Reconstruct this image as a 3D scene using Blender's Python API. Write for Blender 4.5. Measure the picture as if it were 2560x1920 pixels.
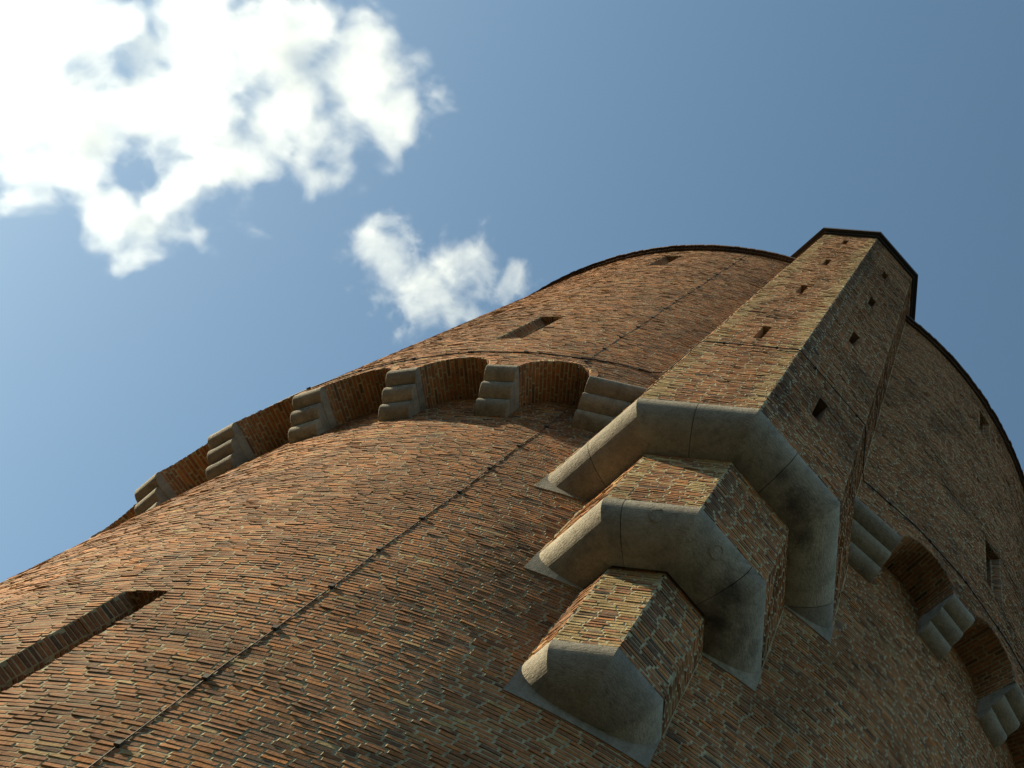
import bpy, math, random
import numpy as np
from mathutils import Vector, Matrix

C = bpy.context.scene
for o in list(bpy.data.objects):
    bpy.data.objects.remove(o)
rng = np.random.default_rng(7)
R = math.radians
S = 10.0                       # radius of the tower shaft in metres
CAMH = 1.6                     # eye height

# ------------------------------------------------------------------ camera
cam_d = bpy.data.cameras.new('camera')
cam = bpy.data.objects.new('camera', cam_d)
C.collection.objects.link(cam)
yaw, pit, rol = -0.4231826343445093, 1.4175559389769115, 0.9269403988042368
fwd = np.array([math.sin(yaw)*math.cos(pit), math.cos(yaw)*math.cos(pit), math.sin(pit)])
rgt0 = np.array([math.cos(yaw), -math.sin(yaw), 0.0])
up0 = np.cross(rgt0, fwd)
rgt = rgt0*math.cos(rol)+up0*math.sin(rol)
up = -rgt0*math.sin(rol)+up0*math.cos(rol)
CAM = np.array([0.0, -1.7382597977947405*S, CAMH])
M = Matrix.Identity(4)
for i in range(3):
    M[i][0], M[i][1], M[i][2], M[i][3] = rgt[i], up[i], -fwd[i], CAM[i]
cam.matrix_world = M
cam_d.sensor_width = 36.0
cam_d.lens = 3000.028/2560*36.0
cam_d.shift_x = (1280-2043.4)/2560
cam_d.shift_y = (552.7-960)/2560
cam_d.clip_end = 20000
C.camera = cam

# ------------------------------------------------------------------ light
SUN_TH, SUN_EL = R(-99.5), R(31.0)     # azimuth measured from the camera side of the tower
sdir = Vector((math.sin(SUN_TH)*math.cos(SUN_EL), -math.cos(SUN_TH)*math.cos(SUN_EL), math.sin(SUN_EL)))
w = bpy.data.worlds.new('World')
C.world = w
w.use_nodes = True
nt = w.node_tree
nt.nodes.clear()
wo = nt.nodes.new('ShaderNodeOutputWorld')
bg = nt.nodes.new('ShaderNodeBackground')
sky = nt.nodes.new('ShaderNodeTexSky')
sky.sky_type = 'NISHITA'
sky.sun_disc = False
sky.sun_elevation = SUN_EL
sky.sun_rotation = math.atan2(sdir.x, sdir.y)
sky.altitude = 50
sky.air_density = 1.0
sky.dust_density = 0.7
sky.ozone_density = 1.0
bg.inputs['Strength'].default_value = 0.080
tint = nt.nodes.new('ShaderNodeMix')
tint.data_type, tint.blend_type = 'RGBA', 'MULTIPLY'
tint.inputs[0].default_value = 1.0
tint.inputs[7].default_value = (.87, 1.0, .90, 1)
nt.links.new(sky.outputs[0], tint.inputs[6])
nt.links.new(tint.outputs[2], bg.inputs['Color'])
nt.links.new(bg.outputs[0], wo.inputs['Surface'])
sd = bpy.data.lights.new('sun', 'SUN')
sd.energy = 5.0
sd.angle = R(0.5)
sd.color = (1.0, 0.84, 0.55)
sun = bpy.data.objects.new('sun', sd)
C.collection.objects.link(sun)
sun.rotation_euler = sdir.to_track_quat('Z', 'Y').to_euler()
sun.location = (-200, 100, 200)
C.view_settings.view_transform = 'Standard'
C.view_settings.look = 'None'
C.view_settings.gamma = 1
C.view_settings.exposure = 1.18
C.view_settings.use_curve_mapping = False
C.cycles.max_bounces = 8
C.cycles.diffuse_bounces = 4
C.cycles.volume_bounces = 4
C.cycles.use_denoising = True
C.cycles.use_adaptive_sampling = False

# ------------------------------------------------------------------ materials
def newmat(name):
    m = bpy.data.materials.new(name)
    m.use_nodes = True
    t = m.node_tree
    b = t.nodes['Principled BSDF']
    return m, t, b
def nd(t, kind, **kw):
    n = t.nodes.new(kind)
    for k, v in kw.items():
        setattr(n, k, v)
    return n
def noise(t, vec, scale, detail=4, rough=0.55, dist=0.0):
    n = nd(t, 'ShaderNodeTexNoise')
    n.inputs['Scale'].default_value = scale
    n.inputs['Detail'].default_value = detail
    n.inputs['Roughness'].default_value = rough
    n.inputs['Distortion'].default_value = dist
    t.links.new(vec, n.inputs['Vector'])
    return n.outputs['Fac']
def ramp(t, fac, stops, interp='LINEAR'):
    r = nd(t, 'ShaderNodeValToRGB')
    cr = r.color_ramp
    cr.interpolation = interp
    while len(cr.elements) > 1:
        cr.elements.remove(cr.elements[0])
    for i, (p, c) in enumerate(stops):
        e = cr.elements[0] if i == 0 else cr.elements.new(p)
        e.position = p
        e.color = (c, c, c, 1) if not hasattr(c, '__len__') else (*c, 1)
    t.links.new(fac, r.inputs[0])
    return r.outputs[0]
def mix(t, fac, a, b, mode='MIX'):
    n = nd(t, 'ShaderNodeMix', data_type='RGBA', blend_type=mode)
    for sock, v in ((n.inputs[0], fac), (n.inputs[6], a), (n.inputs[7], b)):
        if hasattr(v, 'is_output') or isinstance(v, bpy.types.NodeSocket):
            t.links.new(v, sock)
        elif hasattr(v, '__len__'):
            sock.default_value = (*v, 1)
        else:
            sock.default_value = v
    return n.outputs[2]
def mth(t, op, *a):
    n = nd(t, 'ShaderNodeMath', operation=op)
    for i, v in enumerate(a):
        if isinstance(v, bpy.types.NodeSocket):
            t.links.new(v, n.inputs[i])
        else:
            n.inputs[i].default_value = v
    return n.outputs[0]

def brick_material():
    m, t, b = newmat('brickwork')
    co = nd(t, 'ShaderNodeTexCoord').outputs['Object']
    at = nd(t, 'ShaderNodeAttribute', attribute_name='tone').outputs['Fac']
    am = nd(t, 'ShaderNodeAttribute', attribute_name='mort').outputs['Fac']
    col = ramp(t, at, [(0.0, (.070, .053, .041)), (.13, (.142, .078, .047)), (.26, (.236, .108, .051)), (.42, (.306, .132, .053)),
                       (.55, (.365, .154, .055)), (.66, (.44, .178, .053)), (.74, (.32, .185, .080)), (.86, (.36, .248, .112)), (1.0, (.40, .305, .148))])
    f1 = noise(t, co, 19, 7, .72)
    col = mix(t, 1.0, col, ramp(t, f1, [(.28, .5), (.5, 1.0), (.72, 1.4)]), 'MULTIPLY')
    mo = ramp(t, noise(t, co, 9, 5, .6), [(.3, (.225, .20, .13)), (.5, (.325, .292, .188)), (.7, (.445, .40, .26))])
    sm = ramp(t, noise(t, co, 14, 5, .65), [(.62, 0.0), (.73, .7)])
    sm2 = ramp(t, noise(t, co, 34, 6, .7), [(.60, 0.0), (.70, .45)])
    fac = mth(t, 'MAXIMUM', am, mth(t, 'MAXIMUM', mth(t, 'MULTIPLY', sm, .8), sm2))
    col = mix(t, fac, col, mo)
    # soot, algae and damp patches with shapes of their own
    st = ramp(t, noise(t, co, .42, 9, .66, .8), [(.46, 0.0), (.64, .9)])
    col = mix(t, st, col, mix(t, 1.0, col, (.50, .49, .45), 'MULTIPLY'))
    st2 = ramp(t, noise(t, co, 1.7, 7, .65), [(.60, 0.0), (.72, .55)])
    col = mix(t, st2, col, (.055, .050, .040))
    t.links.new(col, b.inputs['Base Color'])
    b.inputs['Roughness'].default_value = .92
    b.inputs['Specular IOR Level'].default_value = .25
    bp = nd(t, 'ShaderNodeBump')
    bp.inputs['Strength'].default_value = .55
    bp.inputs['Distance'].default_value = .012
    t.links.new(noise(t, co, 38, 5, .7), bp.inputs['Height'])
    t.links.new(bp.outputs[0], b.inputs['Normal'])
    return m
def stone_material():
    m, t, b = newmat('cast_stone')
    co = nd(t, 'ShaderNodeTexCoord').outputs['Object']
    col = ramp(t, noise(t, co, 1.6, 7, .6), [(.3, (.215, .200, .168)), (.5, (.275, .258, .217)), (.7, (.325, .307, .262))])
    col = mix(t, 1.0, col, ramp(t, noise(t, co, 30, 6, .7), [(.3, .78), (.5, 1.0), (.7, 1.15)]), 'MULTIPLY')
    rnd = nd(t, 'ShaderNodeObjectInfo').outputs['Random']
    col = mix(t, 1.0, col, ramp(t, rnd, [(0.0, (.80, .80, .82)), (.5, (.97, .96, .94)), (1.0, (1.12, 1.10, 1.04))]), 'MULTIPLY')
    mv = nd(t, 'ShaderNodeMapping')
    mv.inputs['Scale'].default_value = (1, 1, .22)
    t.links.new(co, mv.inputs[0])
    col = mix(t, 1.0, col, ramp(t, noise(t, mv.outputs[0], 7, 6, .7), [(.32, .74), (.5, 1.0), (.68, 1.14)]), 'MULTIPLY')
    stain = ramp(t, noise(t, co, .95, 9, .68, .8), [(.54, 0.0), (.72, .85)])
    col = mix(t, stain, col, (.055, .05, .040))
    soot = None
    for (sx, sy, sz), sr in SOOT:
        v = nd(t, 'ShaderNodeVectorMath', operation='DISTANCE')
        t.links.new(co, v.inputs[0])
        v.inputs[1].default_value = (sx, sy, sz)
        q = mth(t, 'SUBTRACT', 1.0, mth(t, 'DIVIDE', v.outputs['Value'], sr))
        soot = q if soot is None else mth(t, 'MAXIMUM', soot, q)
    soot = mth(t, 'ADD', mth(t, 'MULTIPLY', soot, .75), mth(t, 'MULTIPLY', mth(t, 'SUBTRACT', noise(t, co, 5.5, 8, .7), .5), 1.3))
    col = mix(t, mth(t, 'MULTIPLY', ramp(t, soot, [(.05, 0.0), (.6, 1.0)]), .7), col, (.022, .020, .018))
    alg = ramp(t, noise(t, co, 2.3, 6, .6), [(.58, 0.0), (.75, .5)])
    col = mix(t, alg, col, (.16, .165, .10))
    vo = nd(t, 'ShaderNodeTexVoronoi', feature='DISTANCE_TO_EDGE')
    vo.inputs['Scale'].default_value = .55
    wv = nd(t, 'ShaderNodeVectorMath', operation='ADD')
    nn = nd(t, 'ShaderNodeTexNoise')
    nn.inputs['Scale'].default_value = 1.8
    nn.inputs['Detail'].default_value = 6
    t.links.new(co, nn.inputs['Vector'])
    t.links.new(co, wv.inputs[0])
    t.links.new(nn.outputs['Color'], wv.inputs[1])
    t.links.new(wv.outputs[0], vo.inputs['Vector'])
    gate = ramp(t, noise(t, co, .7, 3, .5), [(.70, 0.0), (.74, 1.0)])
    crack = mth(t, 'MULTIPLY', ramp(t, vo.outputs['Distance'], [(0.0, 1.0), (.006, 0.0)]), gate)
    col = mix(t, crack, col, (.03, .027, .022))
    t.links.new(col, b.inputs['Base Color'])
    b.inputs['Roughness'].default_value = .9
    b.inputs['Specular IOR Level'].default_value = .2
    bp = nd(t, 'ShaderNodeBump')
    bp.inputs['Strength'].default_value = .85
    bp.inputs['Distance'].default_value = .028
    mp = nd(t, 'ShaderNodeMapping')
    mp.inputs['Scale'].default_value = (1, 1, 2.6)
    t.links.new(co, mp.inputs[0])
    hh = mth(t, 'SUBTRACT', noise(t, mp.outputs[0], 16, 6, .7), mth(t, 'MULTIPLY', crack, .8))
    t.links.new(hh, bp.inputs['Height'])
    t.links.new(bp.outputs[0], b.inputs['Normal'])
    return m
def plain_material(name, c, rough, metal=0.0, var=.3, scale=6):
    m, t, b = newmat(name)
    co = nd(t, 'ShaderNodeTexCoord').outputs['Object']
    col = ramp(t, noise(t, co, scale, 6, .6), [(.3, tuple(x*(1-var) for x in c)), (.7, tuple(x*(1+var) for x in c))])
    t.links.new(col, b.inputs['Base Color'])
    b.inputs['Roughness'].default_value = rough
    b.inputs['Metallic'].default_value = metal
    return m
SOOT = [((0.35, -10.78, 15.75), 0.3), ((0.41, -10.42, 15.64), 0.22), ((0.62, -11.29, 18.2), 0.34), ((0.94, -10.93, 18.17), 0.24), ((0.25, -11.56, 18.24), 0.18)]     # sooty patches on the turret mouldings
BRICK, STONE = brick_material(), stone_material()
CAPM = plain_material('tarred_metal', (.022, .019, .017), .6)
DARKCABLE = plain_material('dark_cable', (.018, .016, .014), .7, .1)
CABLE = plain_material('weathered_cable', (.045, .040, .034), .7, .1)
GRASS = plain_material('grass_and_gravel', (.024, .024, .015), .95, 0, .45, .8)
ROOFM = plain_material('roof_felt', (.05, .045, .042), .9)

# ------------------------------------------------------------------ mesh accumulation
class Acc:
    def __init__(s):
        s.P, s.T, s.M = [], [], []
    def quads(s, P, tone=.5, mort=0.0):
        P = np.asarray(P, float).reshape(-1, 4, 3)
        n = len(P)
        s.P.append(P)
        s.T.append(np.broadcast_to(np.asarray(tone, float), (n,)))
        s.M.append(np.broadcast_to(np.asarray(mort, float), (n,)))
    def build(s, name, mat, parent=None, smooth=False, origin=None):
        P = np.concatenate(s.P)
        n = len(P)
        me = bpy.data.meshes.new(name)
        me.vertices.add(n*4)
        me.vertices.foreach_set('co', P.reshape(-1).astype(np.float32))
        me.loops.add(n*4)
        me.loops.foreach_set('vertex_index', np.arange(n*4, dtype=np.int32))
        me.polygons.add(n)
        me.polygons.foreach_set('loop_start', np.arange(0, n*4, 4, dtype=np.int32))
        a = me.attributes.new('tone', 'FLOAT', 'FACE')
        a.data.foreach_set('value', np.concatenate(s.T).astype(np.float32))
        a = me.attributes.new('mort', 'FLOAT', 'FACE')
        a.data.foreach_set('value', np.concatenate(s.M).astype(np.float32))
        me.update(calc_edges=True)
        me.validate()
        me.materials.append(mat)
        o = bpy.data.objects.new(name, me)
        C.collection.objects.link(o)
        if parent:
            o.parent = parent
        return o

def cyl(rad):
    def fn(u, z, d):
        th = u/rad
        return np.stack([np.sin(th)*(rad+d), -np.cos(th)*(rad+d), z+0*th], -1)
    return fn
def plane(p0, eu):
    p0 = np.asarray(p0, float)
    eu = np.asarray(eu, float)/np.hypot(*eu)
    n = np.array([eu[1], -eu[0]])
    def fn(u, z, d):
        return np.stack([p0[0]+eu[0]*u+n[0]*d, p0[1]+eu[1]*u+n[1]*d, z+0*u], -1)
    return fn
def patch(P00, P10, P11, P01):
    P00, P10, P11, P01 = (np.asarray(p, float) for p in (P00, P10, P11, P01))
    Lu = np.linalg.norm(P10-P00)
    Lz = np.linalg.norm(P01-P00)
    n = np.cross(P10-P00, P01-P00)
    n /= np.linalg.norm(n)
    def fn(u, z, d):
        a, b = (np.asarray(u)/Lu)[..., None], (np.asarray(z)/Lz)[..., None]
        return P00*(1-a)*(1-b)+P10*a*(1-b)+P11*a*b+P01*(1-a)*b+n*np.asarray(d)[..., None]
    return fn, Lu, Lz

def tones(n):
    t = rng.choice([.02, .12, .24, .38, .5, .62, .74, .86, .97], n, p=[.015, .08, .23, .315, .20, .065, .05, .035, .01])
    return np.clip(.40+(t-.40)*.86+rng.normal(0, .035, n), 0, 1)
def bricks(acc, fn, K, tone, d0=.006, inset=.004, sl_in=.004, endm=None, tilt=0.0, jit=1.0, lean=0.0):
    """K: (n,4,2) corners BL,BR,TR,TL in (u,z)."""
    n = len(K)
    if not n:
        return
    F = K.copy()
    ex = (K[:, 1, 0]-K[:, 0, 0])[:, None]
    ez = (K[:, 3, 1]-K[:, 0, 1])[:, None]
    il, ir, iz = np.minimum(np.reshape(sl_in, (-1, 1)), abs(ex)*.3)*np.sign(ex), np.minimum(.005, abs(ex)*.2)*np.sign(ex), np.minimum(inset, abs(ez)*.25)*np.sign(ez)
    F[:, [0, 3], 0] += il
    F[:, [1, 2], 0] -= ir
    F[:, [0, 1], 1] += iz*.4
    F[:, [2, 3], 1] -= iz
    F = F+rng.normal(0, 1, F.shape)*np.array([.0035, .0020])*jit
    db = d0+rng.normal(0, .0026, (n, 1))
    d1 = np.clip(db+rng.normal(0, .0024, (n, 4))+np.array([1, 1, -1, -1])*rng.normal(lean, .0014, (n, 1))+np.array([1, -1, -1, 1])*rng.normal(tilt, .0014, (n, 1)), .0015, .03)
    B = fn(K[..., 0], K[..., 1], np.full((n, 4), -.004))
    P = fn(F[..., 0], F[..., 1], d1)
    acc.quads(P, tone)
    me = np.clip(rng.normal(.75, .3, n), 0, 1)
    ml = np.clip(me+.45, 0, 1) if endm is None else np.clip(me+.45, 0, 1)*endm
    for i, j, mm in ((0, 1, .12), (1, 2, me), (2, 3, .4), (3, 0, ml)):
        acc.quads(np.stack([B[:, i], B[:, j], P[:, j], P[:, i]], 1), tone, mm)
def lay(acc, fn, u0, u1, z0, z1, ch=.067, joint=.0152, hj=.020, pad=.004, excl=(), quoin=None, sl=.262, hl=.205, d0=.0056, wob=.004, tn=None, tilt=.0024, dirty=0.0, lean=.0014):
    n = max(1, round((z1-z0)/ch))
    ch = (z1-z0)/n
    ph = rng.uniform(0, 6.28, 4)
    for k in range(n):
        za, zb = z0+k*ch, z0+(k+1)*ch
        zc = (za+zb)/2
        segs = [(u0, u1)]
        for ex in excl:
            iv = ex(zc)
            if iv is None:
                continue
            out = []
            for a, b in segs:
                for p, q in iv if isinstance(iv, list) else [iv]:
                    pass
                cur = [(a, b)]
                for p, q in (iv if isinstance(iv, list) else [iv]):
                    nx = []
                    for x, y in cur:
                        if q <= x or p >= y:
                            nx.append((x, y))
                        else:
                            if p > x:
                                nx.append((x, p))
                            if q < y:
                                nx.append((q, y))
                    cur = nx
                out += cur
            segs = out
        per = sl+hl
        m = int((u1-u0)/per*1.25)+5
        L = np.tile([sl, hl], m)
        q_ = rng.random(len(L))
        L = np.where(q_ < .22, hl, np.where(q_ > .93, sl*1.55, L))
        off = (k % 2)*(sl+hl)/2+rng.normal(0, .016)
        e = np.concatenate([[0], np.cumsum(L)])+u0-per+off
        e = e+rng.normal(0, .009, len(e))
        Ks, Ts, Es = [], [], []
        for a, b in segs:
            l, r = np.maximum(e[:-1]+hj*.2, a+pad), np.minimum(e[1:]-hj*.8+.006, b-pad)
            ok = r-l > .04
            l, r = l[ok], r[ok]
            if not len(l):
                continue
            def zw(u):
                return wob*(np.sin(u*1.3+ph[0]+zc*.8)+.6*np.sin(u*3.1+ph[1]-zc*2.1))
            jb = joint*.5
            K = np.empty((len(l), 4, 2))
            K[:, 0, 0], K[:, 1, 0], K[:, 2, 0], K[:, 3, 0] = l, r, r, l
            K[:, 0, 1], K[:, 1, 1], K[:, 2, 1], K[:, 3, 1] = za+jb+zw(l), za+jb+zw(r), zb-jb+zw(r), zb-jb+zw(l)
            t = tones(len(l)) if tn is None else np.clip(rng.normal(tn[0], tn[1], len(l)), 0, 1)
            if dirty:
                t = np.where(rng.random(len(l)) < dirty, rng.uniform(.02, .15, len(l)), t)
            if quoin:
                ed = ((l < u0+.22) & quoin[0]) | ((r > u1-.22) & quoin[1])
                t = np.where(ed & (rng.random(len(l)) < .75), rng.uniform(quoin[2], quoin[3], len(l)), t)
            Ks.append(K)
            Ts.append(t)
            Es.append(np.where(l <= a+pad+1e-6, 0.0, 1.0))
        if Ks:
            ee = np.concatenate(Es)
            bricks(acc, fn, np.concatenate(Ks), np.concatenate(Ts), d0, sl_in=.004+.0105*ee, endm=ee, tilt=tilt, lean=lean)
def core(acc, fn, ub, zb, openings=()):
    ub, zb = np.asarray(sorted(ub)), np.asarray(sorted(zb))
    U, Z = np.meshgrid(ub, zb, indexing='ij')
    P = fn(U, Z, 0*U)
    Q = np.stack([P[:-1, :-1], P[1:, :-1], P[1:, 1:], P[:-1, 1:]], 2).reshape(-1, 4, 3)
    uc = ((U[:-1, :-1]+U[1:, 1:])/2).ravel()
    zc = ((Z[:-1, :-1]+Z[1:, 1:])/2).ravel()
    keep = np.ones(len(Q), bool)
    for a, b, c, d in openings:
        keep &= ~((uc > a) & (uc < b) & (zc > c) & (zc < d))
    acc.quads(Q[keep], .5, 1.0)
def rect_ex(a, b, c, d):
    return lambda z: (a, b) if c < z < d else None

# ------------------------------------------------------------------ naming
def tag(o, label=None, cat=None, group=None, kind=None):
    for k, v in (('label', label), ('category', cat), ('group', group), ('kind', kind)):
        if v:
            o[k] = v
    return o
def empty(name, loc=(0, 0, 0), parent=None):
    o = bpy.data.objects.new(name, None)
    C.collection.objects.link(o)
    o.location = loc
    if parent:
        o.parent = parent
    return o

# ------------------------------------------------------------------ ground
ga = Acc()
gr = np.concatenate([[0], np.geomspace(4, 9000, 70)])
gt = np.linspace(0, 2*math.pi, 73)
GR, GT = np.meshgrid(gr, gt, indexing='ij')
GP = np.stack([GR*np.cos(GT), GR*np.sin(GT), 0*GR], -1)
GZ = 46*np.clip((GR-42)/75, 0, 1)**1.5*(1+.12*np.sin(3*GT)+.08*np.sin(7*GT+1))*(GR > 42)*np.clip(.5-.95*np.sin(GT+math.pi/2+R(6)), .04, 1.15)  # added unseen hills, higher on the left, to darken the moulding undersides
GP[..., 2] = GZ
ga.quads(np.stack([GP[:-1, :-1], GP[1:, :-1], GP[1:, 1:], GP[:-1, 1:]], 2))
tag(ga.build('ground', GRASS), kind='structure')

# ------------------------------------------------------------------ tower geometry constants
R1, R2, RC = S, 1.0751249*S, 1.0919554*S
ZB, ZT, ZTOP = 1.9467305*S+CAMH, 2.0147072*S+CAMH, 3.7682335*S+CAMH
W = .0291189*S
TH0, DTH = -0.3036516, 0.17453293
AHALF, ARISE = R(3.42), .066*S         # arch between two corbels
PHI = -0.0415821
tower = tag(empty('brick_tower'), 'huge round brown brick tower with an arched corbel ring and a projecting faceted turret', 'tower')

def slit_window(parent, rad, tc, hw, z0, z1):
    """splayed slit in a round wall: chamfer, then straight reveals and a dark back"""
    a = Acc()
    d1, d2, nw = .16, .80, hw*.60
    def pt(u, d, z):
        th = tc/rad+u/rad
        return np.array([math.sin(th)*(rad-d), -math.cos(th)*(rad-d), z])
    for s in (-1, 1):
        secs = [(hw, -.004, nw, d1), (nw, d1, nw, d2)]
        for (ua, da, ub, db) in secs:
            if s < 0:
                f = patch(pt(-ua, da, z0), pt(-ub, db, z0), pt(-ub, db, z1), pt(-ua, da, z1))
            else:
                f = patch(pt(ub, db, z0), pt(ua, da, z0), pt(ua, da, z1), pt(ub, db, z1))
            fn, Lu, Lz = f
            core(a, fn, [0, Lu], [z for z in np.linspace(0, Lz, 4)])
            lay(a, fn, 0, Lu, 0, Lz, d0=.005, sl=9.0, hl=9.0, wob=.001, tn=(.26, .10))
    for (za, sgn) in ((z1, 1), (z0, -1)):
        for (ua, da, ub, db) in ((hw, -.004, nw, d1), (nw, d1, nw, d2)):
            if sgn > 0:
                q = (pt(-ua, da, za), pt(-ub, db, za), pt(ub, db, za), pt(ua, da, za))
                q = (q[0], q[1], q[2], q[3])
                fn, Lu, Lz = patch(q[0], q[1], q[2], q[3])
            else:
                fn, Lu, Lz = patch(pt(-ua, da, za), pt(ua, da, za), pt(ub, db, za), pt(-ub, db, za))
            core(a, fn, [0, Lu], [0, Lz])
            if sgn > 0:
                lay(a, fn, 0, Lu, 0, Lz, d0=.005, sl=.27, hl=.131, wob=.001, tn=(.2, .1))
    a.quads([[pt(-nw, d2, z0), pt(nw, d2, z0), pt(nw, d2, z1), pt(-nw, d2, z1)]], 0.0, 0.0)
    return a.build('slit_window', BRICK, parent)

def zz(v):
    return v*S+CAMH
# openings: (centre angle deg, z0, z1) in the shaft and in the overhanging upper part
HW = R(1.52)
def op(rad, thd, z0, z1):
    u = R(thd)*rad
    return (u-HW*rad, u+HW*rad, z0, z1)
SH_OPEN = [op(R1, -31.95, zz(.925), zz(1.1815)), op(R1, 28.1, zz(.925), zz(1.1815))]
UP_OPEN = [op(R2, t, zz(a), zz(b)) for t in (-32.15, 28.1) for a, b in ((2.268, 2.523), (3.402, 3.638))]

# ---- lower shaft
LIM = R(104)
a = Acc()
fn1 = cyl(R1)
ub = list(np.linspace(-math.pi, math.pi, 241)*R1)+[v for o in SH_OPEN for v in o[:2]]
zb = [-.3, zz(.3)]+list(np.linspace(zz(.4), zz(2.12), 30))+[v for o in SH_OPEN for v in o[2:]]
core(a, fn1, ub, zb, SH_OPEN)
lay(a, fn1, -LIM*R1, LIM*R1, 0.0, zz(2.085), excl=[rect_ex(*o) for o in SH_OPEN])
a.build('shaft_wall', BRICK, tower)
for o in SH_OPEN:
    slit_window(tower, R1, (o[0]+o[1])/2, (o[1]-o[0])/2, o[2], o[3])

# ---- upper wall with arched lower edge
a = Acc()
fn2 = cyl(R2)
NB = 36
ZA = zz(2.10)
phis = np.linspace(0, math.pi, 25)
for i in range(NB):
    tc = TH0+(i-18+.5)*DTH
    edge_r, edge_l = tc+DTH/2, tc-DTH/2
    ths = np.concatenate([[edge_l], tc-AHALF*np.cos(phis), [edge_r]])
    zl = np.concatenate([[ZT], ZT+ARISE*np.sin(phis)*(i-18 not in (0, 1, 2)), [ZT]])
    P0, P1 = fn2(ths*R2, zl, 0*zl), fn2(ths*R2, 0*zl+ZA, 0*zl)
    a.quads(np.stack([P0[:-1], P0[1:], P1[1:], P1[:-1]], 1), .5, 1.0)
ub = list(np.linspace(-math.pi, math.pi, 241)*R2)+[v for o in UP_OPEN for v in o[:2]]
zb = list(np.linspace(ZA, ZTOP+.3, 24))+[v for o in UP_OPEN for v in o[2:]]
core(a, fn2, ub, zb, UP_OPEN)
VR = 1+.13/(AHALF*R2)
def arch_ex(z):
    s = (z-ZT)/(ARISE*VR)
    if s >= 1 or s < -.2:
        return None
    h = AHALF*VR*math.sqrt(max(0, 1-max(s, 0)**2))
    return [((TH0+(i-18+.5)*DTH-h)*R2, (TH0+(i-18+.5)*DTH+h)*R2) for i in range(NB) if i-18 not in (0, 1, 2)]
lay(a, fn2, -LIM*R2, LIM*R2, ZT+.004, ZTOP, excl=[arch_ex]+[rect_ex(*o) for o in UP_OPEN])
a.build('gallery_wall', BRICK, tower)
for o in UP_OPEN:
    slit_window(tower, R2, (o[0]+o[1])/2, (o[1]-o[0])/2, o[2], o[3])

# ---- arches between the corbels: vaulted soffit and voussoirs
def arch(i):
    a = Acc()
    tc = TH0+(i+.5)*DTH
    s_tab = np.linspace(0, math.pi, 400)
    xs, zs = np.cos(s_tab)*AHALF*(R1+R2)/2, np.sin(s_tab)*ARISE
    sl = np.concatenate([[0], np.cumsum(np.hypot(np.diff(xs), np.diff(zs)))])
    LT, LR = sl[-1], R2-R1+.10
    def fn(u, z, d):
        p = np.interp(z, sl, s_tab)
        hx, hz = np.cos(p)/AHALF/R2, np.sin(p)/ARISE
        nn = np.hypot(hx, hz)
        hx, hz = hx/nn, hz/nn
        rad = R1-.10+u
        th = tc+AHALF*np.cos(p)-hx*d/R2
        return np.stack([np.sin(th)*rad, -np.cos(th)*rad, ZT+ARISE*np.sin(p)-hz*d], -1)
    core(a, fn, np.linspace(0, LR, 3), np.linspace(0, LT, 33))
    lay(a, fn, 0, LR+.008, 0, LT, ch=.075, joint=.02, sl=.36, hl=.19, d0=.006, wob=.001, tn=(.36, .12))
    n = 24
    pe = np.linspace(0, math.pi, n+1)
    K = np.empty((n, 4, 2))
    ua, za = tc*R2+AHALF*R2*np.cos(pe), ZT+ARISE*np.sin(pe)
    uo, zo = tc*R2+AHALF*VR*R2*np.cos(pe), ZT+ARISE*VR*np.sin(pe)
    K[:, 0] = np.stack([ua[1:], za[1:]], -1)
    K[:, 1] = np.stack([ua[:-1], za[:-1]], -1)
    K[:, 2] = np.stack([uo[:-1], zo[:-1]], -1)
    K[:, 3] = np.stack([uo[1:], zo[1:]], -1)
    cc = K.mean(1, keepdims=True)
    K = cc+(K-cc)*np.array([.90, .94])
    bricks(a, fn2, K, tones(n), .010)
    return a.build('arch', BRICK, tower)
VIS = [i for i in range(-9, 9)]
for i in VIS:
    if i not in (0, 1, 2):
        arch(i)

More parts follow.
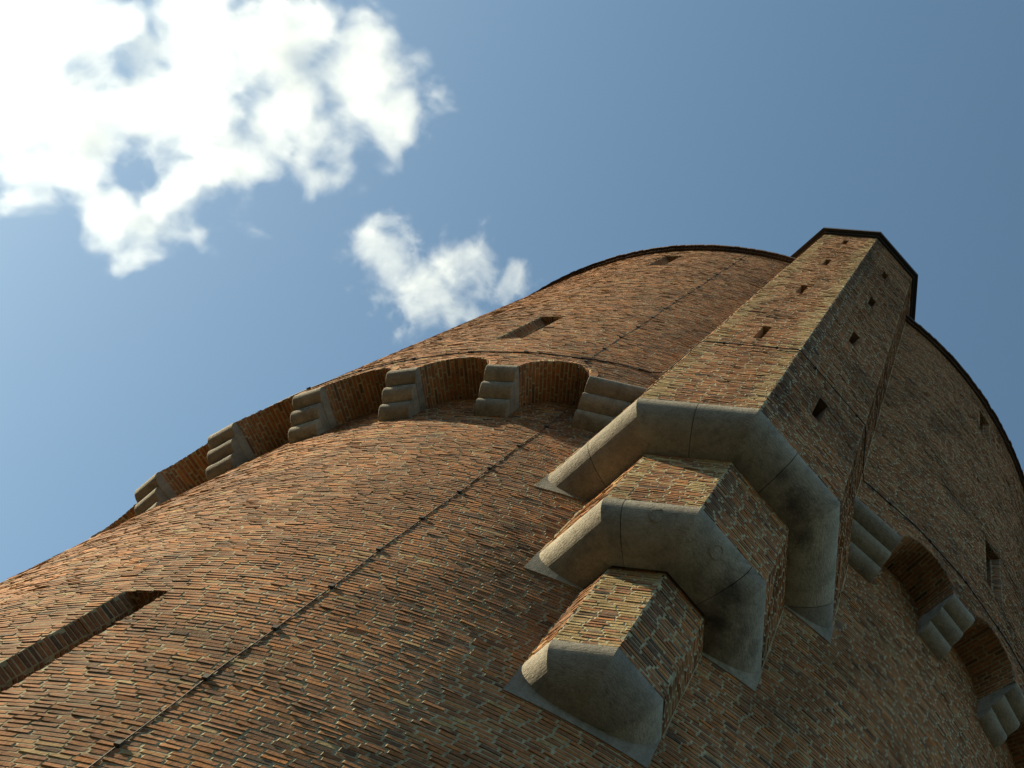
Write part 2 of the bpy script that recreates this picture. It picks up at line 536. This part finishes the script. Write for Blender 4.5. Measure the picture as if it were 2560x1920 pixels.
# ---- corbels of three rolled stones
def roll_profile(r0, r1, z0, z1, n=20, vert=.12):
    h = (z1-z0)*(1-vert)
    ps = np.linspace(0, math.pi/2, n)
    r = list(r0+(r1-r0)*np.sin(ps))+[r1]
    z = list(z0+h*(1-np.cos(ps)))+[z1]
    return np.array(r), np.array(z)
def corbel(i, lo, hi):
    th = TH0+i*DTH
    root = empty('corbel', (0, 0, 0), tower)
    rad = np.array([math.sin(th), -math.cos(th), 0])
    tan = np.array([math.cos(th), math.sin(th), 0])
    hh = (ZT-ZB)/3
    for k in range(3):
        a = Acc()
        r0 = R1+(R2-R1)*k/3-.06
        r1 = R1+(R2-R1)*(k+1)/3+.012
        g = .004
        jl, jh = rng.uniform(-.006, .006, 2)
        r, z = roll_profile(r0, r1, ZB+k*hh+g, ZB+(k+1)*hh-g)
        rin = R1-.25
        ys = [lo+jl, lo+jl+.004, lo+jl+.014, hi+jh-.014, hi+jh-.004, hi+jh]
        ins = [.014, .005, 0, 0, .005, .014]
        rc, zc = r.copy(), z.copy()
        rows = []
        for y, q in zip(ys, ins):
            rr = r-q*np.sin(np.linspace(0, math.pi/2, len(r)))
            z2 = z+q*np.cos(np.linspace(0, math.pi/2, len(r)))
            rr = np.maximum(rr, r0-.03)
            rows.append(rr[:, None]*rad+tan*y+np.array([0, 0, 1])*z2[:, None])
        rows = np.array(rows)
        a.quads(np.stack([rows[:-1, :-1], rows[1:, :-1], rows[1:, 1:], rows[:-1, 1:]], 2))
        for e, fl in ((0, False), (-1, True)):
            E = rows[e]
            B = E-rad*((E@rad)-rin)[:, None]
            q = np.stack([E[:-1], E[1:], B[1:], B[:-1]], 1)
            a.quads(q if not fl else q[:, ::-1])
        # top and bottom beds
        for ix in (0, -1):
            E = rows[:, ix]
            B = E-rad*((E@rad)-rin)[:, None]
            a.quads(np.stack([E[:-1], E[1:], B[1:], B[:-1]], 1))
        a.build('corbel_stone', STONE, root)
for i in VIS:
    if i in (1, 2):
        continue
    lo, hi = (-W, W)
    if i == 0:
        hi = .85
    if i == 3:
        lo = -.85
    corbel(i, lo, hi)

# ---- brick cornice and roof
a = Acc()
nbr = int(2*RC*math.pi/.128)
te = np.arange(nbr+1)*2*math.pi/nbr
g = .006/RC
jr = rng.normal(0, .006, nbr)
for (z0, z1, ro) in ((ZTOP, ZTOP+.12, RC-.085), (ZTOP+.124, ZTOP+.30, RC)):
    def ring(t, r, z):
        return np.stack([np.sin(t)*r, -np.cos(t)*r, z+0*t], -1)
    l, r_ = te[:-1]+g, te[1:]-g
    o_, i_ = ro+jr, np.full(nbr, R2-.2)
    q = [(l, o_, z0), (r_, o_, z0), (r_, o_, z1), (l, o_, z1)]
    a.quads(np.stack([ring(*x) for x in q], 1), tones(nbr)*.12)
    tb = tones(nbr)*.12
    a.quads(np.stack([ring(l, i_, z0), ring(r_, i_, z0), ring(r_, o_, z0), ring(l, o_, z0)], 1), tb)
    a.quads(np.stack([ring(r_, i_, z0), ring(r_, i_, z1), ring(r_, o_, z1), ring(r_, o_, z0)], 1), tb)
    a.quads(np.stack([ring(l, o_, z0), ring(l, o_, z1), ring(l, i_, z1), ring(l, i_, z0)], 1), tb)
    a.quads(np.stack([ring(l, o_, z1), ring(r_, o_, z1), ring(r_, i_, z1), ring(l, i_, z1)], 1), tb)
a.build('cornice', BRICK, tower)
a = Acc()
tt = np.linspace(0, 2*math.pi, 97)
A0 = np.stack([np.sin(tt)*(RC-.02), -np.cos(tt)*(RC-.02), 0*tt+ZTOP+.304], -1)
A1 = np.stack([0*tt, 0*tt, 0*tt+ZTOP+2.6], -1)
a.quads(np.stack([A0[:-1], A0[1:], A1[1:], A1[:-1]], 1))
a.build('roof', ROOFM, tower)

# ------------------------------------------------------------------ turret
RAD = np.array([math.sin(PHI), -math.cos(PHI)])
TAN = np.array([math.cos(PHI), math.sin(PHI)])
def tp(aa, tt_):
    return (RAD*aa+TAN*tt_)*S
T225 = math.tan(math.pi/8)
c8, s8 = math.cos(math.pi/8), math.sin(math.pi/8)
def poly(dA, dL, aback):
    """corners from the left wall end round to the right wall end"""
    # A: a*c8 - t*s8 = dA (t<0 side),  L: a*s8 - t*c8 = dL
    det = -c8*c8+s8*s8
    aa = (dA*(-c8)+s8*dL)/det
    h = -(c8*dL-s8*dA)/det
    h = abs(h)
    b = dA/c8
    hb = (dL-aback*s8)/c8
    return [tp(aback, -hb), tp(aa, -h), tp(b, 0), tp(aa, h), tp(aback, hb)], aa, h, b
TIERS = {1: (.9835, .4586, 1.148, 1.1975, 1.412, .0842, 1.1365), 2: (1.0543, .5254, 1.402, 1.4527, 1.668, .1625, 1.394), 3: (1.1213, .5920, 1.652, 1.7032, 4.0731, .2420, 1.647)}
STEP = .067
def brick_tier(k, name, parent, openings=None, cables=None):
    dA, dL, zs, z0, z1, hw, zp = TIERS[k]
    pts, aa, h, b = poly(dA, dL, .93)
    a = Acc()
    for f in range(4):
        p, q = pts[f], pts[f+1]
        L = np.hypot(*(q-p))
        fn = plane(p, q-p)
        ops = []
        for (ff, ua, ub_, za, zb_) in (openings or []):
            if ff == f:
                ops.append((ua, ub_, za, zb_))
        zs_ = [zz(z0), zz(z1)]+[v for o in ops for v in o[2:]]
        core(a, fn, [0, L]+[v for o in ops for v in o[:2]], zs_, ops)
        qn = (f in (1,), f in (1, ))
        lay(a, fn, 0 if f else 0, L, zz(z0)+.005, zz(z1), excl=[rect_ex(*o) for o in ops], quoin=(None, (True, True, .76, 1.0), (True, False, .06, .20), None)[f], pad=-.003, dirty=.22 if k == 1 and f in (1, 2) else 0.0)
    o = a.build(name, BRICK, parent)
    return o, pts
def slit_hole(p, q, ua, ub_, za, zb_, parent):
    a = Acc()
    fn = plane(p, q-p)
    dd = .5
    def pt(u, z, d):
        return fn(np.array(u), np.array(z), np.array(d))
    c = [(ua, za), (ub_, za), (ub_, zb_), (ua, zb_)]
    for i in range(4):
        (u1, z1), (u2, z2) = c[i], c[(i+1) % 4]
        if i == 3:
            u1, z1, u2, z2 = ua, zb_, ua, za
        a.quads([[pt(u1, z1, .004), pt(u2, z2, .004), pt(u2, z2, -dd), pt(u1, z1, -dd)]], .35 if i in (1, 3) else .2, .35)
    a.quads([[pt(ua, za, -dd), pt(ub_, za, -dd), pt(ub_, zb_, -dd), pt(ua, zb_, -dd)]], 0.0, 0.0)
    return a.build('slit_window', BRICK, parent)
# slit windows of the turret: distances from the middle corner
_, a3, h3, b3 = poly(*TIERS[3][:2], .93)
LA = math.hypot(b3-a3, h3)*S
HOLES = []
for z in (2.2144, 2.7797, 3.2992, 3.8238):
    HOLES.append((1, LA-.101*S, LA-.0835*S, zz(z), zz(z+.125 if z < 3.5 else z+.118)))
for z in (1.9085, 2.539, 3.050, 3.562):
    HOLES.append((2, .0772*S, .0972*S, zz(z), zz(z+.118 if z < 2.9 else z+.108)))
turret, TP3 = brick_tier(3, 'turret', tower, HOLES)
for f, ua, ub_, za, zb_ in HOLES:
    slit_hole(TP3[f], TP3[f+1], ua, ub_, za, zb_, turret)
brick_tier(2, 'brick_tier', turret)
brick_tier(1, 'brick_tier', turret)
JOINTS = {3: {0: [.62], 1: [.5], 2: [.47], 3: [.55]}, 2: {0: [], 1: [.22], 2: [.78], 3: []}, 1: {}}
def moulding(k):
    dA, dL, zs, z0, z1, hw, zp = TIERS[k]
    po, _, _, _ = poly(dA+.0008, dL+.0008, .90)
    pi_, _, _, _ = poly(dA-STEP, dL-STEP, .90)
    po, pi_ = np.array(po), np.array(pi_)
    n = 26
    ps = np.linspace(0, math.pi/2, n)
    sw = np.concatenate([np.sin(ps), [1.0]])
    H = (z0-zs)*S
    zc = np.concatenate([zz(zs)+H*.90*(1-np.cos(ps)), [zz(z0)]])
    for f in range(4):
        cuts = [0.0]+JOINTS[k].get(f, [])+[1.0]
        L = np.hypot(*(po[f+1]-po[f]))
        for j in range(len(cuts)-1):
            f0 = cuts[j]+(.006/L if j else 0)
            f1 = cuts[j+1]-(.006/L if j < len(cuts)-2 else 0)
            a = Acc()
            rows = []
            for ff in np.linspace(f0, f1, 8):
                o2 = po[f]*(1-ff)+po[f+1]*ff
                i2 = pi_[f]*(1-ff)+pi_[f+1]*ff
                P = i2+(o2-i2)*sw[:, None]
                rows.append(np.concatenate([P, zc[:, None]], 1))
            rows = np.array(rows)
            a.quads(np.stack([rows[:-1, :-1], rows[1:, :-1], rows[1:, 1:], rows[:-1, 1:]], 2))
            T = rows[:, -1]
            I = rows[:, 0].copy()
            I[:, 2] = T[:, 2]
            a.quads(np.stack([T[:-1], T[1:], I[1:], I[:-1]], 1))
            for e in (0, -1):
                E = rows[e]
                B = E.copy()
                B[:, :2] = E[0, :2]
                a.quads(np.stack([E[:-1], E[1:], B[1:], B[:-1]], 1))
            a.build('moulding_stone', STONE, turret)
def wall_plate(k):
    dA, dL, zs, z0, z1, hw, zp = TIERS[k]
    a = Acc()
    h0 = math.asin(hw)
    u0, u1 = (PHI-h0)*R1, (PHI+h0)*R1
    us = np.linspace(u0, u1, 24)
    za, zb_ = zz(zp), zz(z0)-.02
    d = np.full(24, .022)
    P0, P1 = fn1(us, 0*us+za, d), fn1(us, 0*us+zb_, d)
    Q0, Q1 = fn1(us, 0*us+za, 0*d-.01), fn1(us, 0*us+zb_, 0*d-.01)
    a.quads(np.stack([P0[:-1], P0[1:], P1[1:], P1[:-1]], 1))
    a.quads(np.stack([Q0[:-1], Q0[1:], P0[1:], P0[:-1]], 1))
    a.quads(np.stack([P1[:-1], P1[1:], Q1[1:], Q1[:-1]], 1))
    a.quads([[Q0[0], P0[0], P1[0], Q1[0]], [P0[-1], Q0[-1], Q1[-1], P1[-1]]])
    a.build('wall_plate', STONE, turret)
def fillet(k):
    dA, dL, zs, z0, z1, hw, zp = TIERS[k]
    pts = poly(dA, dL, .93)[0]
    for p, q, sd in ((pts[1], pts[0], -1), (pts[3], pts[4], 1)):
        e = (q-p)/np.hypot(*(q-p))
        for rad, za, zb_ in ((R1, zz(z0), min(zz(z1), ZT)),)+(((R2, ZT, ZTOP),) if k == 3 else ()):
            for u in np.linspace(0, np.hypot(*(q-p)), 600):
                x = p+e*u
                if np.hypot(*x) < rad:
                    break
            th = math.atan2(x[0], -x[1])
            nz = max(3, int((zb_-za)/.11))
            a = Acc()
            zv = np.linspace(za, zb_, nz)
            wv = np.clip(rng.normal(.016, .009, nz), .002, .04)
            A_ = np.stack([np.append(x-e*.018, 0)+0*np.array([0, 0, z])+np.array([0, 0, z]) for z in zv])
            B_ = np.stack([cyl(rad)(np.array((th+sd*w_/rad)*rad), np.array(z), np.array(.010)) for z, w_ in zip(zv, wv)])
            en = np.array([e[1], -e[0]])*(1 if sd < 0 else -1)
            if (en@(TAN*sd)) < 0:
                en = -en
            A_[:, :2] += en*.010
            a.quads(np.stack([A_[:-1], B_[:-1], B_[1:], A_[1:]], 1), .5, .7)
            a.build('mortar_fillet', BRICK, turret)
for k in (1, 2, 3):
    fillet(k)
    moulding(k)
    wall_plate(k)
def plug(k, f, u, ps):
    """round mortar plug in the roll of a moulding"""
    dA, dL, zs, z0, z1, hw, zp = TIERS[k]
    po, pi_ = np.array(poly(dA+.0008, dL+.0008, .90)[0]), np.array(poly(dA-STEP, dL-STEP, .90)[0])
    o2, i2 = po[f]*(1-u)+po[f+1]*u, pi_[f]*(1-u)+pi_[f+1]*u
    H = (z0-zs)*S*.9
    out = (po[f+1]-po[f])/np.hypot(*(po[f+1]-po[f]))
    n2 = np.array([out[1], -out[0]])
    c = np.append(i2+(o2-i2)*math.sin(ps), zz(zs)+H*(1-math.cos(ps)))
    nrm = np.append(n2*math.sin(ps)/(STEP*S), -math.cos(ps)/H)
    nrm /= np.linalg.norm(nrm)
    tx = np.append(out, 0)
    ty = np.cross(nrm, tx)
    a = Acc()
    an = np.linspace(0, 2*math.pi, 25)
    wob_ = 1+.05*np.sin(an*3+u*9)
    def ringp(r, h):
        return c+nrm*h+r*(np.cos(an)*wob_)[:, None]*tx+r*(np.sin(an)*wob_)[:, None]*ty-nrm*(r*np.sin(an)*wob_)[:, None]**2*.9
    rr = [ringp(.105, -.012), ringp(.10, .007), ringp(.082, .008), ringp(.078, .001), ringp(.03, .003), ringp(.001, .003)]
    for x, y in zip(rr[:-1], rr[1:]):
        a.quads(np.stack([x[:-1], x[1:], y[1:], y[:-1]], 1))
    a.build('mortar_plug', STONE, turret)
plug(2, 1, .60, 1.12)
plug(2, 2, .40, 1.0)
# turret cap: two dark overhanging steps
dA, dL, zs, z0, z1, hw, zp = TIERS[3]
a = Acc()
def slab(e, za, zb_):
    p, _, _, _ = poly(dA+e, dL+e, .80)
    p = np.array(p)
    B = np.concatenate([p, np.full((5, 1), za)], 1)
    T = np.concatenate([p, np.full((5, 1), zb_)], 1)
    a.quads(np.stack([B[:-1], B[1:], T[1:], T[:-1]], 1))
    for P in (B, T):
        a.quads([[P[0], P[1], P[2], (P[0]+P[4])/2], [(P[0]+P[4])/2, P[2], P[3], P[4]]])
slab(.008, zz(z1)-.01, zz(z1)+.14)
slab(.0205, zz(z1)+.13, zz(z1)+.40)
a.build('turret_cap', CAPM, turret)

# ------------------------------------------------------------------ lightning conductors
def tube(a, pts, r, n=8):
    pts = np.array(pts, float)
    d = np.gradient(pts, axis=0)
    d /= np.linalg.norm(d, axis=1)[:, None]
    ref = np.array([.3, -.5, .8])
    s1 = np.cross(d, ref)
    s1 /= np.linalg.norm(s1, axis=1)[:, None]
    s2 = np.cross(d, s1)
    an = np.linspace(0, 2*math.pi, n+1)
    P = pts[:, None]+r*(np.cos(an)[None, :, None]*s1[:, None]+np.sin(an)[None, :, None]*s2[:, None])
    a.quads(np.stack([P[:-1, :-1], P[1:, :-1], P[1:, 1:], P[:-1, 1:]], 2))
def clip(root, p, n, k=1.0):
    """wall holder: a foot, a stem and a clamp block round the cable"""
    a = Acc()
    n = np.asarray(n, float)
    t = np.cross(n, [0, 0, 1.0])
    zv = np.array([0, 0, 1.0])
    p = np.asarray(p, float)
    for (c0, c1, w_) in ((v[0]*k, v[1]*k, v[2]*k) for v in ((-.03, -.018, .032), (-.022, -.006, .014), (-.028, .028, .028))):
        pr = [p+n*c0+t*w_*i+zv*w_*j for i, j in ((-1, -1), (1, -1), (1, 1), (-1, 1))]
        po = [q+n*(c1-c0) for q in pr]
        for i in range(4):
            j = (i+1) % 4
            a.quads([[pr[i], pr[j], po[j], po[i]]])
        a.quads([[po[0], po[1], po[2], po[3]], [pr[3], pr[2], pr[1], pr[0]]])
    a.build('clip', CABLE, root)
def wp(rad, thd, z, d=.012):
    th = R(thd)
    return np.array([math.sin(th)*(rad+d), -math.cos(th)*(rad+d), z])
def wn(thd):
    return np.array([math.sin(R(thd)), -math.cos(R(thd)), 0])
root = tag(empty('lightning_conductor', (0, 0, 0)), 'thin dark cable running straight up the brick wall, through an arch left of the turret', 'cable')
a = Acc()
pts = []
for z in np.arange(.2, 1.98, .02):
    pts.append(wp(R1, -21.25+.25*(z-1)+.06*math.sin(z*17)+.03*math.sin(z*41), zz(z)))
for r_, z in ((R1+.06, 2.02), (R1+.07, 2.055), (R1+.16, 2.068), (R1+.4, 2.070), (R2-.05, 2.068), (R2+.03, 2.072), (R2+.05, 2.085)):
    pts.append(wp(r_, -20.95, zz(z), 0))
for z in np.arange(2.10, 3.79, .02):
    pts.append(wp(R2, -20.95+.02*(z-2)+.07*math.sin(z*13)+.04*math.sin(z*37), zz(z), .007))
NL = next(i for i, p in enumerate(pts) if p[2] > zz(2.10))
tube(a, pts[:NL+1], .0065)
tube(a, pts[NL:], .005)
a.build('cable', CABLE, root)
for z in (.553, .665, .777, .889, 1.008, 1.119, 1.229, 1.343, 1.457, 1.569, 1.681, 1.801, 1.921):
    th = -21.25+.25*(z-1)+.06*math.sin(z*17)+.03*math.sin(z*41)
    clip(root, wp(R1, th, zz(z)), wn(th))
for z in np.arange(2.103, 3.75, .118):
    th = -20.95+.02*(z-2)+.07*math.sin(z*13)+.04*math.sin(z*37)
    clip(root, wp(R2, th, zz(z), .007), wn(th))
root = tag(empty('ring_cable', (0, 0, 0)), 'thin dark cable looped level round the tower above the arches and across the turret', 'cable')
a = Acc()
pts = []
def lw(th):
    return zz(2.123)+.025*math.sin(th*.9)+.02*math.sin(th*.37+1)
for t in np.arange(-84, -14.4, .5):
    pts.append(wp(R2, t, lw(t), .018))
p3 = TP3
def off(p, q, u, d):
    f = plane(p, q-p)
    return f(np.array(u), np.array(zz(2.1285)), np.array(d))
def wallhit(p, q):
    for u in np.linspace(0, 1, 400):
        x = p*(1-u)+q*u
        if np.hypot(*x) > R2:
            return u*np.hypot(*(q-p))
uL = wallhit(p3[0], p3[1])
LL = np.hypot(*(p3[1]-p3[0]))
pts.append(wp(R2, -13.55, zz(2.133), .05))
for u in np.linspace(uL+.12, LL-.05, 4):
    pts.append(off(p3[0], p3[1], u, .035))
for u in np.linspace(.02, LA-.02, 12):
    pts.append(off(p3[1], p3[2], u, .04))
for u in np.linspace(.02, LA-.02, 12):
    pts.append(off(p3[2], p3[3], u, .04))
for u in np.linspace(.05, LL-uL-.12, 4):
    pts.append(off(p3[3], p3[4], u, .035))
for t in np.arange(8.9, 84, .5):
    pts.append(wp(R2, t, lw(t), .018))
tube(a, pts, .0105)
a.build('cable', DARKCABLE, root)
for t in list(np.arange(-80.5, -14, 5.9))+list(np.arange(12.2, 84, 5.3)):
    clip(root, wp(R2, t, lw(t), .018), wn(t))
for f, us in ((1, (.42, 1.4)), (2, (.42, 1.56))):
    for u in us:
        e = (p3[f+1]-p3[f])/np.hypot(*(p3[f+1]-p3[f]))
        clip(root, off(p3[f], p3[f+1], u, .04), (e[1], -e[0], 0), .75)

# ------------------------------------------------------------------ clouds: real volumes about a kilometre up
def sight(px, py, H):
    """where the line of sight through a point of the 2560 x 1920 frame reaches height H"""
    d = fwd+rgt*(px-2043.4)/3000.03-up*(py-552.7)/3000.03
    k = (H-CAMH)/d[2]
    return CAM+d*k, k/3000.03
def cloud(label, blobs, holes, H, dens, amp, nscale, seed, warp=120.0, hull=34.0):
    r0 = np.random.default_rng(seed)
    cs, rs = [], []
    for (px, py, r) in blobs:
        p, k = sight(px, py, H+r0.uniform(-20, 20))
        cs.append(p)
        rs.append(r*k)
    hs = []
    for (px, py, r) in holes:
        p, k = sight(px, py, H)
        hs.append((p, r*k))
    o0 = np.mean(cs, 0)
    import bmesh
    bm = bmesh.new()
    for p, r in list(zip(cs, rs))+[(q, u*1.1) for q, u in hs]:
        bmesh.ops.create_icosphere(bm, subdivisions=3, radius=r*1.3+hull, matrix=Matrix.Translation(Vector(p-o0)) @ Matrix.Diagonal((1, 1, .8, 1)))
    me = bpy.data.meshes.new('cloud')
    bm.to_mesh(me)
    bm.free()
    ob = bpy.data.objects.new('cloud', me)
    C.collection.objects.link(ob)
    ob.location = o0
    rm = ob.modifiers.new('remesh', 'REMESH')
    rm.mode = 'VOXEL'
    rm.voxel_size = 9.0
    dg = bpy.context.evaluated_depsgraph_get()
    me2 = bpy.data.meshes.new_from_object(ob.evaluated_get(dg))
    ob.modifiers.clear()
    ob.data = me2
    m = bpy.data.materials.new('cloud_droplets')
    m.use_nodes = True
    t = m.node_tree
    t.nodes.clear()
    out = nd(t, 'ShaderNodeOutputMaterial')
    pv = nd(t, 'ShaderNodeVolumePrincipled')
    pv.inputs['Color'].default_value = (.84, .885, .93, 1)
    pv.inputs['Anisotropy'].default_value = .45
    co0 = nd(t, 'ShaderNodeTexCoord').outputs['Object']
    wn_ = nd(t, 'ShaderNodeTexNoise')
    wn_.inputs['Scale'].default_value = .014
    wn_.inputs['Detail'].default_value = 2.5
    t.links.new(co0, wn_.inputs['Vector'])
    wa = nd(t, 'ShaderNodeVectorMath', operation='SUBTRACT')
    t.links.new(wn_.outputs['Color'], wa.inputs[0])
    wa.inputs[1].default_value = (.5, .5, .5)
    wb = nd(t, 'ShaderNodeVectorMath', operation='MULTIPLY_ADD')
    t.links.new(wa.outputs[0], wb.inputs[0])
    wb.inputs[1].default_value = (warp, warp, warp)
    t.links.new(co0, wb.inputs[2])
    co = wb.outputs[0]
    def ball(c, r, flat=.8):
        v = nd(t, 'ShaderNodeVectorMath', operation='SUBTRACT')
        t.links.new(co, v.inputs[0])
        v.inputs[1].default_value = tuple(c-o0)
        v2 = nd(t, 'ShaderNodeVectorMath', operation='MULTIPLY')
        t.links.new(v.outputs[0], v2.inputs[0])
        v2.inputs[1].default_value = (1/r, 1/r, 1/r/flat)
        dt = nd(t, 'ShaderNodeVectorMath', operation='LENGTH')
        t.links.new(v2.outputs[0], dt.inputs[0])
        return mth(t, 'SUBTRACT', 1.0, dt.outputs['Value'])
    F = None
    for c, r in zip(cs, rs):
        b = ball(c, r)
        F = b if F is None else mth(t, 'SMOOTH_MAX', F, b, .18)
    for c, r in hs:
        F = mth(t, 'SUBTRACT', F, mth(t, 'MULTIPLY', mth(t, 'MAXIMUM', ball(c, r, 6.0), 0.0), 1.4))
    n1 = noise(t, co0, nscale, 10, .66, .3)
    F = mth(t, 'ADD', F, mth(t, 'MULTIPLY', mth(t, 'SUBTRACT', n1, .5), amp))
    D = nd(t, 'ShaderNodeMapRange', interpolation_type='SMOOTHSTEP')
    D.inputs['From Min'].default_value = .0
    D.inputs['From Max'].default_value = .8
    D.inputs['To Max'].default_value = dens
    t.links.new(F, D.inputs['Value'])
    t.links.new(D.outputs[0], pv.inputs['Density'])
    t.links.new(pv.outputs[0], out.inputs['Volume'])
    me2.materials.clear()
    me2.materials.append(m)
    m.cycles.volume_step_rate = CLOUD_STEP
    m.cycles.homogeneous_volume = False
    tag(ob, label, 'cloud', 'white clouds in the blue sky')
CLOUD_STEP = .36
cloud('large bright white cumulus cloud filling the corner of the sky', [(40, 60, 240), (215, 40, 120), (60, 270, 180), (520, 110, 190), (700, 110, 170), (480, 270, 180), (250, 310, 160),
      (885, 180, 148), (975, 245, 108), (720, 290, 140), (560, 390, 140), (430, 500, 130), (260, 520, 110), (120, 420, 120), (350, 595, 55), (1030, 310, 88), (800, 400, 75), (900, 110, 85)],
      [(325, 120, 90), (325, 450, 80), (360, 10, 60)], 1000.0, .017, 2.9, .021, 3)
cloud('small wispy torn cloud drifting beside the tower edge', [(960, 620, 80), (1060, 690, 98), (1165, 665, 88), (1020, 770, 72), (1130, 770, 72), (1220, 650, 50), (1300, 705, 48)], [(1090, 590, 60)], 1000.0, .014, 4.3, .03, 5, 70.0, 22.0)
